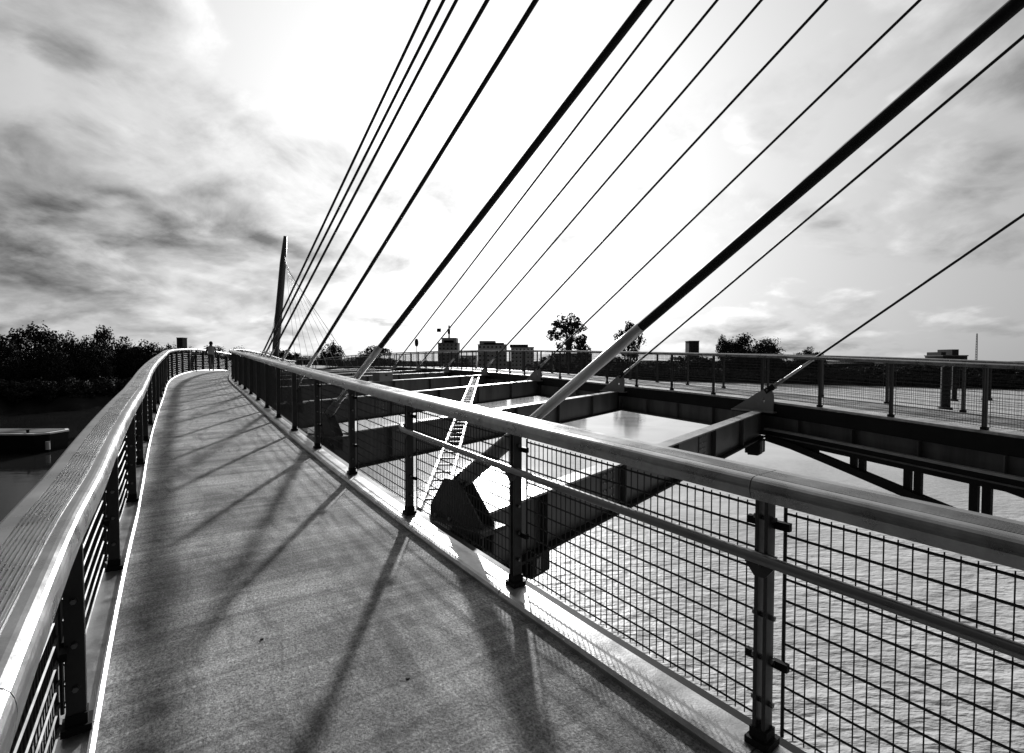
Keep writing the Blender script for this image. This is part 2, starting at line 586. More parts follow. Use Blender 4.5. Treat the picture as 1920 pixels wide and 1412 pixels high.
KR = [(0.148, -0.19), (0.152, -0.03), (0.140, -0.006), (0.115, 0.0), (-0.055, 0.0), (-0.065, -0.012), (-0.065, -0.19)]
KL = [(2 * 0 + NWL + 0.002, -0.19), (NWL - 0.002, -0.01), (NWL + 0.012, 0.004), (NWL + 0.022, 0.004), (NWL + 0.026, -0.012), (NWL + 0.21, -0.012), (NWL + 0.22, -0.03), (NWL + 0.22, -0.19)]
for i in range(T0, NPOST):
    b = MB(); b.sweep(sweep_near(KR, i * SP + 0.004, (i + 1) * SP - 0.004, 0.4)); b.build('kerb_plate', M_kerb, fb)
    b = MB(); b.sweep(sweep_near(KL, i * SP + 0.004, (i + 1) * SP - 0.004, 0.4)); b.build('kerb_plate', M_kerb, fb)
for w0, sg in ((-0.07, -1), (NWL + 0.225, 1)):
    pr = [(w0, -0.10), (w0 + sg * 0.20, -0.12), (w0 + sg * 0.20, -0.15), (w0 + sg * 0.03, -0.15), (w0 + sg * 0.03, -0.60),
          (w0 + sg * 0.18, -0.60), (w0 + sg * 0.18, -0.63), (w0 - sg * 0.1, -0.63), (w0 - sg * 0.1, -0.60), (w0, -0.60)]
    b = MB(); b.sweep(sweep_near(pr, T0 * SP, NPOST * SP - 0.5, 1.0)); b.build('edge_girder', M_dark, fb)

# ------------------------------------------------------------------ railings
CAPH = 1.255


def cap_profile(sg, c, ws=1.0):
    """(w,h) outline; sg=+1: deck side is +w"""
    q = [(0.108, -0.098), (0.122, -0.094), (0.130, -0.05), (0.129, -0.037), (0.126, -0.025), (0.120, -0.014), (0.111, -0.006), (0.100, -0.0015), (0.088, 0.0), (0.066, 0.0)]
    n = 9
    for i in range(n):
        x0 = 0.062 - 0.124 * i / n; d = 0.124 / n
        q += [(x0, -0.007), (x0 - d * 0.45, -0.007), (x0 - d * 0.5, 0.0), (x0 - d * 0.95, 0.0)]
    q += [(-0.064, 0.0), (-0.105, 0.0), (-0.118, -0.006), (-0.126, -0.02), (-0.126, -0.055), (-0.11, -0.06), (0.10, -0.05)]
    return [(c + sg * x * ws, CAPH + h) for x, h in q]


def wire_panel(P, t0, t1, w, n_v, hs, rv, rh, steps=3):
    b = MB()
    h0, h1 = hs[0], hs[-1]
    for k in range(n_v):
        t = t0 + (t1 - t0) * k / (n_v - 1)
        b.tube([P(t, w, h0 - 0.02), P(t, w, h1 + 0.02)], rv, 4, False)
    for t in (t0, t1):
        b.tube([P(t, w, h0 - 0.03), P(t, w, h1 + 0.03)], rh * 1.3, 6)
    for h in hs:
        b.tube([P(t0 + (t1 - t0) * i / steps, w - (rv + rh) * 0.9, h) for i in range(steps + 1)], rh, 4, False)
    return b


def near_railing(label, wpost, sg, with_handrail, wcap=None):
    r = thing('guard_railing', label, 'railing', NP(0, wpost, 0))
    proto = {}
    for i in range(T0, NPOST):
        t = i * SP
        tg, nl = NF(t)
        hd = Vector((tg.x, tg.y, 0)).normalized()
        up = Vector((0, 0, 1)); din = nl * sg          # towards the deck
        base = NP(t, wpost, 0)
        detail = t < 9
        b = MB()
        for q in (-1, 1):
            b.box(base + hd * q * 0.021 + up * 0.605, hd * 0.0085, din * 0.036, up * 0.565)
        post = b.build('post', M_post, r, bevel=0.002 if t < 8 else 0)
        b = MB()
        b.box(base + up * 0.016, hd * 0.055, din * 0.055, up * 0.016)
        b.box(base + up * 0.055, hd * 0.04, din * 0.04, up * 0.025)
        b.build('foot', M_dark, post)
        if detail:
            for h in (0.2, 0.4, 0.6, 0.85, 1.05):
                b = MB(); b.tube([base + up * h - hd * 0.05, base + up * h + hd * 0.05], 0.012, 6)
                b.build('spacer_bolt', M_tube, post)
            for h in (0.38, 1.02):
                for q in (-1, 1):
                    b = MB(); b.box(base + up * h + hd * q * 0.062 - din * 0.035, hd * 0.034, din * 0.014, up * 0.018)
                    b.build('mesh_clamp', M_dark, post)
        if i < NPOST - 1:
            hs = [0.075 + 0.1 * k for k in range(11)]
            b = wire_panel(NP, t + 0.07, t + SP - 0.07, wpost - sg * 0.055, 38 if t < 30 else 20, hs, 0.0034 if t < 30 else 0.0045, 0.0062, 3)
            b.build('mesh_panel', M_wire, r)
    cp = cap_profile(sg, wpost if wcap is None else wcap, 1.0 if sg > 0 else 0.70)
    i = T0
    while i < NPOST - 1:
        j = min(i + 3, NPOST - 1)
        b = MB(); b.sweep(sweep_near(cp, i * SP + 0.002, j * SP - 0.002, 0.25 if i < 6 else 0.5))
        b.build('cap_rail', M_alu, r)
        i = j
    if with_handrail:
        wt, ht = wpost + sg * 0.115, 0.905
        ts = [2 * SP - 0.12 - 0.2 * k for k in range(0, 44)]
        b = MB(); b.tube([NP(2 * SP + 0.1, wpost + sg * 0.05, ht)] + [NP(t, wt, ht) for t in ts], 0.0245, 14)
        hr = b.build('handrail', M_tube, r, smooth=True)
        for i in range(T0, 3):
            t = i * SP; tg, nl = NF(t); din = nl * sg
            hd = Vector((tg.x, tg.y, 0)).normalized(); up = Vector((0, 0, 1))
            c = NP(t, wpost, 0) + up * ht
            b = MB()
            o = c + din * 0.043
            b.prism([o + hd * 0.075 - up * 0.005, o - hd * 0.075 - up * 0.005, o - hd * 0.06 - up * 0.07, o - hd * 0.025 - up * 0.115, o + hd * 0.025 - up * 0.115, o + hd * 0.06 - up * 0.07], din * 0.012)
            b.box(c + din * 0.08 - up * 0.03, hd * 0.03, din * 0.04, up * 0.006)
            b.tube([o - up * 0.06, o - up * 0.06 + din * 0.02], 0.012, 8)
            b.build('bracket', M_post, hr)
    return r


near_railing('steel mesh railing with round lower handrail beside the open cross beams', 0.0, 1, True)
near_railing('steel mesh railing with broad grooved cap rail, on the humped deck edge facing the barge', NWL + 0.07, -1, False, NWL + 0.02)

# ------------------------------------------------------------------ far deck
fd = thing('footbridge', 'second, flatter footbridge deck with grey fin plates and an arched underframe', 'footbridge', FP(FS(4), 1.5, -0.5))


def sweep_far(prof, s0, s1, step):
    n = max(1, int(round((s1 - s0) / step)))
    return [[FP(s0 + (s1 - s0) * i / n, w, h) for w, h in prof] for i in range(n + 1)]


FW = 3.1
b = MB(); rg = sweep_far([(0.15, -0.03), (FW - 0.15, -0.03), (FW - 0.15, -0.2), (0.15, -0.2)], 0, FLEN - 0.1, 1.2)
b.sweep(rg); b.uv = [(i * 1.2, j * 1.0) for i in range(len(rg)) for j in range(4)]
b.build('deck_slab', M_deck, fd)
for w0, w1 in ((-0.06, 0.14), (FW - 0.14, FW + 0.06)):
    s = 0.0
    while s < FLEN - 2:
        b = MB(); b.sweep(sweep_far([(w0, 0.0), (w1, 0.0), (w1, -0.06), (w0, -0.06)], s + 0.004, s + 1.86 * 2 - 0.004, 0.93)); b.build('kerb_plate', M_kerb, fd)
        s += 1.86 * 2
for w0 in (-0.05, FW - 0.05):
    for nm, pr, mt in (('fascia', [(w0 - 0.02, -0.06), (w0 + 0.08, -0.06), (w0 + 0.08, -0.44), (w0 - 0.02, -0.44)], M_dark),
                       ('edge_girder', [(w0 + 0.02, -0.44), (w0 + 0.06, -0.44), (w0 + 0.06, -1.0), (w0 + 0.02, -1.0)], M_beam),
                       ('girder_flange', [(w0 - 0.12, -1.0), (w0 + 0.2, -1.0), (w0 + 0.2, -1.04), (w0 - 0.12, -1.04)], M_beam)):
        b = MB(); b.sweep(sweep_far(pr, 0, FLEN - 0.2, 1.0)); b.build(nm, mt, fd)
s = 0.8
while s < FLEN - 1:
    tg, nr = FFr(s)
    b = MB(); b.box(FP(s, -0.09, -0.72), Vector((tg.x, tg.y, 0)) * 0.012, nr * 0.06, Vector((0, 0, 0.27))); b.build('stiffener', M_beam, fd)
    s += 1.55
# cross ribs below the far deck
s = 1.0
while s < FLEN - 1:
    tg, nr = FFr(s)
    b = MB(); b.box(FP(s, FW / 2, -0.42), Vector((tg.x, tg.y, 0)) * 0.05, nr * (FW / 2 - 0.2), Vector((0, 0, 0.22))); b.build('floor_rib', M_dark, fd)
    s += 3.1

# arched underframe on the camera-side edge, running from the first fin towards the bank
sG1 = FS(4)
for w in (-0.10, FW + 0.1):
    pts = []
    for i in range(15):
        d = 0.3 + i * 0.85
        pts.append((sG1 - d, -1.1 - 0.012 * d - 0.152 * max(0, d - 0.6) ** 1.02))
    pr = []
    for s, h in pts:
        if s < 0.1: continue
        pr.append([FP(s, w - 0.1, h + 0.09), FP(s, w + 0.1, h + 0.09), FP(s, w + 0.1, h - 0.10), FP(s, w - 0.1, h - 0.10)])
    b = MB(); b.sweep(pr); arch = b.build('arch_chord', M_dark, fd)
    d = 1.75
    k = 0
    while sG1 - d > 0.5:
        hb = -1.1 - 0.012 * d - 0.152 * max(0, d - 0.6) ** 1.02
        for q in (-0.11, 0.11):
            s = sG1 - d + q
            b = MB(); tg, nr = FFr(s)
            b.box(FP(s, w, (hb - 1.04) / 2), Vector((tg.x, tg.y, 0)) * 0.075, nr * 0.05, Vector((0, 0, abs(hb + 1.04) / 2 + 0.02)))
            b.build('hanger_post', M_dark, fd)
        d += 1.28; k += 1
    b = MB(); b.sweep(sweep_far([(w - 0.16, -0.80), (w - 0.03, -0.80), (w - 0.03, -0.86), (w - 0.16, -0.86)], 0.2, sG1 - 0.3, 1.0)); b.build('service_pipe', M_flange, fd)
    b = MB(); b.sweep(sweep_far([(w - 0.06, -0.88), (w - 0.01, -0.88), (w - 0.01, -1.16), (w - 0.06, -1.16)], 0.2, sG1 - 0.3, 1.0)); b.build('deep_girder', M_dark, fd)


def far_railing(label, w, sg):
    r = thing('guard_railing', label, 'railing', FP(FS(4), w, 0))
    s = 0.3; i = 0
    while s < FLEN - 2.2:
        tg, nr = FFr(s); hd = Vector((tg.x, tg.y, 0)).normalized(); up = Vector((0, 0, 1))
        base = FP(s, w, 0)
        b = MB()
        for q in (-1, 1):
            b.box(base + hd * q * 0.022 + up * 0.675, hd * 0.010, nr * 0.034, up * 0.67)
        post = b.build('post', M_post, r)
        b = MB(); b.box(base + up * 0.03, hd * 0.055, nr * 0.055, up * 0.03); b.build('foot', M_dark, post)
        hs = [0.08 + 0.1 * k for k in range(13)]
        near = s < FS(6)
        b = wire_panel(FP, s + 0.07, s + 1.79, w + sg * 0.05, 36 if near else 16, hs, 0.003 if near else 0.005, 0.005, 2)
        b.build('mesh_panel', M_wire, r)
        s += 1.86; i += 1
    n = 0; s = 0.3
    while s < FLEN - 2.2:
        e = min(s + 1.86 * 3, FLEN - 2.0)
        pr = [(w + x * sg, CAPH + 0.14 + h) for x, h in ((-0.12, -0.09), (-0.127, -0.02), (-0.11, 0), (0.1, 0), (0.12, -0.02), (0.12, -0.05), (-0.10, -0.05))]
        b = MB(); b.sweep(sweep_far(pr, s + 0.003, e - 0.003, 0.93)); b.build('cap_rail', M_alu, r)
        s = e
    return r


far_railing('steel mesh railing of the flat second deck, behind the grey fin plates', 0.08, 1)
far_railing('steel mesh railing on the outer edge of the flat second deck, facing the far bank', FW - 0.08, -1)

# ------------------------------------------------------------------ cross beams, fins and stay cables
MTOP = Vector((33.5, -25.0, 35.5))
GT = [FPTS[i] for i in range(4, 15)]
NB = 10
PT = [3.9, 10.1, 16.3, 22.5, 27.0, 30.5, 34.0, 40.0, 47.0, 54.0]
ORD = ['first', 'second', 'third', 'fourth', 'fifth', 'sixth', 'seventh', 'eighth', 'ninth', 'tenth']


def interp_near_rel(t):
    p = NP(t); return Vector((p.x / K, p.y / K, (p.z - EZ) / K))


BEAMS = []
for i in range(NB):
    P = interp_near_rel(PT[i]); P.z -= 0.20
    G = Vector(GT[i]); G.z -= (0.33, 0.27, 0.22)[i] if i < 3 else 0.22
    BEAMS.append((P, G))


def make_beam(i):
    P, G = W(BEAMS[i][0]), W(BEAMS[i][1])
    d = (G - P); Ld = d.length; e = d.normalized()
    hd = Vector((e.x, e.y, 0)).normalized(); sd = Vector((-hd.y, hd.x, 0)); up = Vector((0, 0, 1))
    A = P - e * 0.10; B = G - e * 0.05
    t = thing('cross_beam', ('grey steel cross beam, %s from the arched underframe, joining the two decks' % ORD[i]), 'beam', P, 'cross beams between the two decks')
    c = (A + B) / 2; h = (B - A) / 2
    dep = 0.78 if i < 3 else 0.7
    b = MB(); b.box(c - up * (dep / 2 + 0.015), h, sd * 0.016, up * (dep / 2 - 0.015)); b.build('web', M_beam, t)
    b = MB(); b.box(c - up * 0.015, h, sd * 0.15, up * 0.015); b.build('top_flange', M_flange, t, bevel=0.004)
    b = MB(); b.box(c - up * (dep + 0.02), h, sd * 0.16, up * 0.02); b.build('bottom_flange', M_dark, t)
    n = 6
    for k in range(1, n):
        q = A + (B - A) * k / n
        b = MB(); b.box(q - up * (dep / 2 + 0.015), hd * 0.008, sd * 0.13, up * (dep / 2 - 0.02)); b.build('stiffener', M_beam, t)
    if i < 3:
        for q in (0.30, 0.62):
            o = A + (B - A) * q - up * (dep / 2)
            for sd_ in (-1, 1):
                b = MB(); b.box(o + sd * sd_ * 0.024, e * 0.22, sd * 0.008, up * (dep / 2 - 0.09)); pl = b.build('splice_plate', M_beam, t)
                for bx in (-0.15, -0.07, 0.07, 0.15):
                    for bz in range(5):
                        c2 = o + e * bx + up * ((bz - 2) * (dep - 0.26) / 4) + sd * sd_ * 0.03
                        b = MB(); b.tube([c2, c2 + sd * sd_ * 0.02], 0.016, 6); b.build('bolt', M_flange, pl)
    if i == 0:
        for q, s in ((0.155, 1.0), (0.955, 1.5)):
            o = A + (B - A) * q - up * (dep + 0.04)
            b = MB()
            b.box(o - up * 0.13 * s, hd * 0.20 * s, sd * 0.14 * s, up * 0.13 * s)
            b.box(o - up * 0.28 * s, hd * 0.16 * s, sd * 0.10 * s, up * 0.02 * s)
            hb = b.build('hanging_housing', M_dark, t, bevel=0.01)
            b = MB(); b.tube([o - hd * 0.1 - sd * 0.145 * s - up * 0.02, o - hd * 0.1 - sd * 0.145 * s - up * 0.22 * s], 0.02, 8)
            b.tube([o - hd * 0.04 - sd * 0.145 * s - up * 0.02, o - hd * 0.04 - sd * 0.145 * s - up * 0.22 * s], 0.012, 8)
            b.build('conduit', M_flange, hb)
    return t


beams = [make_beam(i) for i in range(NB)]


def cable_line(A, upx, upy):
    """upper end near the mast head so that the cable runs through photo pixel (upx, upy)"""
    d = at_depth(upx, upy, 1.0) - Vector((0, 0, EZ))
    a = A - Vector((0, 0, EZ))
    n = a.cross(d).normalized()
    M = W(MTOP) - Vector((0, 0, EZ))
    M = M - n * n.dot(M)
    return M + Vector((0, 0, EZ))


def row_of(p):
    c, s = math.cos(PITCH), math.sin(PITCH)
    z = p.z - EZ
    D = p.y * c - z * s; U = p.y * s + z * c
    return 706 - F * U / D


def stay(A, Mt, rad, label, beam_thing, foot_pt, big, gleam_row):
    e = (Mt - A).normalized()
    hd = Vector((e.x, e.y, 0)).normalized(); sd = Vector((-hd.y, hd.x, 0)); up = Vector((0, 0, 1))
    t = thing('stay_cable', label, 'cable', A, 'stay cables of the near mast')
    b = MB(); b.tube([A + e * 0.35, A + (Mt - A) * 0.3, A + (Mt - A) * 0.65, Mt], rad, 12); b.build('cable', M_cable, t, smooth=True)
    # lowest length shelled in pale tone: brightness against dark ground put into colour
    L = 1.2
    while L < 9 and row_of(A + e * L) > gleam_row: L += 0.1
    r2 = rad * 1.18
    b = MB(); b.tube([A + e * 0.42, A + e * (L - 0.25), A + e * L], [r2, r2, rad * 1.02], 14); b.build('painted_gleam', M_gleam, t, smooth=True)
    # open socket and fork
    b = MB()
    if rad < 0.0425 and big and foot_pt.y < 8:
        b.tube([A + e * 0.06, A + e * 0.25, A + e * 0.95, A + e * 1.25], [0.075, 0.088, 0.078, 0.052], 16)
    else:
        b.tube([A + e * 0.10, A + e * 0.2, A + e * 0.5, A + e * 0.62], [rad * 1.5, rad * 1.9, rad * 1.55, rad * 1.15], 12)
    sk = b.build('socket', M_fin, t, smooth=True)
    b = MB()
    for q in (-1, 1): b.box(A + e * 0.07 + sd * q * 0.055, e * 0.16, sd * 0.014, e.cross(sd) * 0.07)
    b.build('fork', M_dark, sk)
    b = MB(); b.tube([A - sd * 0.09, A + sd * 0.09], 0.035, 10); b.build('pin', M_tube, sk)
    # fin plate belongs to the beam it stands on; its plane holds the cable
    g = MB(); f0 = foot_pt
    if big:
        poly = [f0 - hd * 0.34 - up * 0.30, f0 + hd * 0.50 - up * 0.30, f0 + hd * 0.50 + up * 0.04, A + e * 0.16 - e.cross(sd) * 0.0, A - hd * 0.10 + up * 0.09, f0 - hd * 0.34 + up * 0.12]
        for q in (-0.085, 0.085):
            g = MB(); g.prism([p + sd * q for p in poly], sd * 0.028); pl = g.build('fin_plate', M_gus, beam_thing, bevel=0.006)
            for bx, bz in ((-0.24, 0.02), (-0.24, -0.16), (0.0, -0.16), (0.22, -0.16), (0.38, -0.16), (0.38, -0.04), (0.0, 0.02)):
                c2 = f0 + hd * bx + up * bz + sd * q * 1.16
                g = MB(); g.tube([c2, c2 + sd * math.copysign(0.025, q)], 0.022, 6); g.build('bolt', M_flange, pl)
        g = MB(); g.box(f0 + hd * 0.08 - up * 0.02, hd * 0.50, sd * 0.2, up * 0.025); g.build('base_plate', M_gus, beam_thing, bevel=0.004)
        g = MB(); g.box(f0 + hd * 0.30 - up * 0.14, hd * 0.012, sd * 0.19, up * 0.15); g.build('rib', M_gus, beam_thing)
    else:
        xb = (A - f0).dot(hd)
        poly = [f0 - hd * 0.95, f0 + hd * (xb + 0.16), f0 + hd * (xb + 0.17) + up * (A.z - f0.z - 0.18), A + e * 0.10, A - e.cross(sd) * 0.10 * (1 if (e.cross(sd)).z < 0 else -1)]
        # plate with a diamond hole: outline ring to hole ring
        cen = f0 + hd * (xb - 0.14) + up * (A.z - f0.z) * 0.50
        hole = [cen + hd * 0.04, cen + up * 0.09, cen - hd * 0.04, cen - up * 0.09]
        import math as _m
        def ang(p): v = p - cen; return _m.atan2(v.z, v.dot(hd))
        outer = sorted(poly, key=ang); inner = sorted(hole, key=ang)
        # sample both rings at common angles
        def ray(ring, a):
            dv = hd * _m.cos(a) + up * _m.sin(a); best = None
            for k in range(len(ring)):
                p, q = ring[k], ring[(k + 1) % len(ring)]
                px, pz = (p - cen).dot(hd), (p - cen).z; qx, qz = (q - cen).dot(hd), (q - cen).z
                ex, ez = qx - px, qz - pz; dx, dz = _m.cos(a), _m.sin(a)
                den = dx * ez - dz * ex
                if abs(den) < 1e-9: continue
                tt = (px * ez - pz * ex) / den; uu = (px * dz - pz * dx) / den
                if tt > 0 and -1e-6 <= uu <= 1 + 1e-6: best = tt if best is None else max(best, tt)
            return cen + dv * best
        angs = sorted([ang(p) for p in outer] + [ang(p) for p in inner] + [k * _m.pi / 6 - _m.pi + 0.01 for k in range(12)])
        O = [ray(outer, a) for a in angs]; I = [ray(inner, a) for a in angs]
        th = sd * 0.02
        rings = [[p - th for p in I], [p - th for p in O], [p + th for p in O], [p + th for p in I], [p - th for p in I]]
        g.sweep(rings, True, False)
        g.build('fin_plate', M_fin, beam_thing)
        g = MB()
        g.box(f0 + hd * (xb * 0.4 - 0.3) - up * 0.0, hd * 0.7, sd * 0.14, up * 0.02); g.build('fin_base', M_fin, beam_thing)
    return t


UP_NEAR = [(1905, 8), (1213, 0), (1005, 0), (914, 0), (856, 0), (832, 0), (805, 0)]
UP_FAR = [(1920, 402), (1920, 68), (1725, 0), (1550, 0), (1428, 0), (1345, 0), (1262, 0)]
for i in range(7):
    P, G = BEAMS[i]
    e = (G - P)
    q = P + e * (0.045, 0.05, 0.075, 0.085, 0.085, 0.08, 0.07)[i]
    foot = W(q); A = foot + Vector((0, 0, 0.37 if i == 0 else 0.36))
    Mt = cable_line(A, *UP_NEAR[i])
    rad = (0.042, 0.050, 0.042, 0.042, 0.040, 0.042, 0.044)[i]
    lab = ('thickest stay tube with painted gleam on its lower length, from the humped deck beside the ladder' if i == 0 else
           'thin stay from the humped deck end of the %s cross beam' % ORD[i] if i > 1 else
           'second thick stay tube, from the humped deck end of the second cross beam')
    stay(A, Mt, rad, lab, beams[i], foot, True, (625, 655, 662, 655, 655, 655, 655)[i])
    q = P + e * 0.985
    foot = W(q) - Vector((0, 0, 0.02))
    A = foot + Vector((0, 0, 0.66 if i < 3 else 0.5))
    # shift the pin towards the mast
    dd = (W(MTOP) - A); dd.z = 0; dd.normalize()
    A = A + dd * 0.28
    Mt = cable_line(A, *UP_FAR[i])
    stay(A, Mt, (0.034, 0.036, 0.038, 0.044, 0.046, 0.050, 0.052)[i], 'thin stay from the flat deck fin plate of the %s cross beam' % ORD[i], beams[i], foot, False, 672)

# near mast, behind the photographer
mt = W(MTOP)
t = thing('bridge_mast', 'tall leaning steel bridge mast behind the viewpoint carrying the near stay cables', 'mast', (mt.x - 6, mt.y - 6, -1))
b = MB(); b.tube([(mt.x - 6, mt.y - 6, -1), mt.lerp(Vector((mt.x - 6, mt.y - 6, -1)), 0.5), mt, mt + Vector((0.6, 0.6, 4))], [0.75, 0.85, 0.55, 0.3], 20); b.build('shaft', M_mast, t, smooth=True)
b = MB(); b.tube([(mt.x - 6, mt.y - 6, -3), (mt.x - 6, mt.y - 6, 1.2)], [3.2, 2.6], 20); b.build('pier', mat('pier_concrete', 0.3, 0.9), t)

# ------------------------------------------------------------------ ladder on the beams
def make_ladder():
    a = Vector((-1.03, 6.5, -1.98)); m_ = Vector((-1.39, 14.85, -1.515)); c = Vector((-1.82, 25.6, -0.93))
    A, Mm, C = W(a), W(m_), W(c)
    A.z += 0.05; Mm.z += 0.06; C.z += 0.05
    t = thing('ladder', 'pale aluminium maintenance ladder laid across the cross beams', 'ladder', A)
    d = (C - A).normalized(); sd = Vector((d.y, -d.x, 0)).normalized()
    for q in (-1, 1):
        b = MB(); o = sd * 0.145 * q
        rings = []
        for p in (A, Mm, C):
            up = Vector((0, 0, 1))
            rings.append([p + o - sd * 0.02 - up * 0.04, p + o + sd * 0.02 - up * 0.04, p + o + sd * 0.02 + up * 0.04, p + o - sd * 0.02 + up * 0.04])
        b.sweep(rings); b.build('stile', M_ladder, t)
    L = (C - A).length; n = int(L / 0.42)
    for k in range(1, n):
        f = k / n
        p = A.lerp(Mm, f / 0.437) if f < 0.437 else Mm.lerp(C, (f - 0.437) / 0.563)
        b = MB(); b.tube([p - sd * 0.13, p + sd * 0.13], 0.017, 6); b.build('rung', M_ladder, t)


make_ladder()
# equipment box lying on the fourth beam
P, G = W(BEAMS[3][0]), W(BEAMS[3][1])
p = P.lerp(G, 0.45); e = (G - P).normalized(); hd = Vector((e.x, e.y, 0)).normalized(); sd = Vector((-hd.y, hd.x, 0)); up = Vector((0, 0, 1))
t = thing('equipment_box', 'pale metal equipment box standing on the fourth cross beam', 'box', p)
b = MB(); b.box(p + up * 0.20, hd * 0.45, sd * 0.25, up * 0.20); b.build('housing', M_fin, t, bevel=0.01)
b = MB(); b.box(p + up * 0.415, hd * 0.48, sd * 0.28, up * 0.015); b.build('lid', M_flange, t)
b = MB(); b.box(p + up * 0.28 - sd * 0.26, hd * 0.06, sd * 0.012, up * 0.03); b.build('latch', M_dark, t)

# ------------------------------------------------------------------ far span, far mast and its stays
SPAN = [Vector((-26, 76, EZ - 1.15)), Vector((-42, 103, EZ - 1.0)), Vector((-60, 131, EZ - 1.3)), Vector((-80, 160, EZ - 2.6)), Vector((-96, 182, EZ - 4.6))]
fs = thing('footbridge', 'distant bridge span running past the far mast to the wooded bank', 'footbridge', SPAN[0])
rg = []
for i in range(33):
    p = catmull(SPAN, i / 8); q = catmull(SPAN, min(4, i / 8 + 0.01)); t0 = catmull(SPAN, max(0, i / 8 - 0.01))
    d = (q - t0); d.z = 0; d.normalize(); n = Vector((d.y, -d.x, 0))
    rg.append((p, n))
b = MB(); b.sweep([[p - n * 3, p + n * 3, p + n * 3 - Vector((0, 0, 0.8)), p - n * 3 - Vector((0, 0, 0.8))] for p, n in rg]); b.build('deck_slab', M_beam, fs)
for sgn in (-1, 1):
    b = MB(); b.sweep([[p + n * (sgn * 2.9) + Vector((0, 0, 1.2)), p + n * (sgn * 2.9 + 0.2) + Vector((0, 0, 1.2)), p + n * (sgn * 2.9 + 0.2) + Vector((0, 0, 1.28)), p + n * (sgn * 2.9) + Vector((0, 0, 1.28))] for p, n in rg]); b.build('cap_rail', M_alu, fs)
    for k in range(0, 33):
        p, n = rg[k]
        b = MB(); b.box(p + n * (sgn * 2.95) + Vector((0, 0, 0.6)), (0.04, 0, 0), (0, 0.04, 0), (0, 0, 0.6)); b.build('post', M_post, fs)
for k in range(2, 33, 6):
    p, n = rg[k]
    b = MB(); b.tube([Vector((p.x, p.y, -2)), p - Vector((0, 0, 0.8))], 0.7, 12); b.build('pier', M_beam, fs)

top = at_depth(535, 443, 131); base = Vector((at_depth(514, 690, 131).x, 131, EZ - 2))
fm = thing('bridge_mast', 'dark tapering needle mast standing far along the bridge', 'mast', base)
b = MB(); b.tube([base, base.lerp(top, 0.35), base.lerp(top, 0.8), top], [0.8, 0.88, 0.78, 0.42], 16); b.build('shaft', M_mast, fm, smooth=True)
b = MB(); b.tube([(base.x, base.y, -2), (base.x, base.y, EZ - 1.8)], [2.6, 1.6], 16); b.build('pier', MATS['pier_concrete'], fm)
M_faint = mat('galvanised_strand', 0.30, 0.5, 0.3, 0.1, 1.0)
for k, u in enumerate((0.0, 0.22, 0.45, 0.7, 0.95, 1.2, 1.45, 1.7, 2.6, 2.9)):
    p = catmull(SPAN, u)
    q = base.lerp(top, 0.80 + 0.015 * (k % 8))
    thick = 0.05 if k in (0, 9) else 0.035
    b = MB(); b.tube([p + Vector((2.2, 1.2, 0)), q], thick, 6)
    o = b.build('stay_cable', M_faint)
    tag(o, 'faint distant stay cable fanning from the needle mast', 'cable', 'stay cables of the far mast')

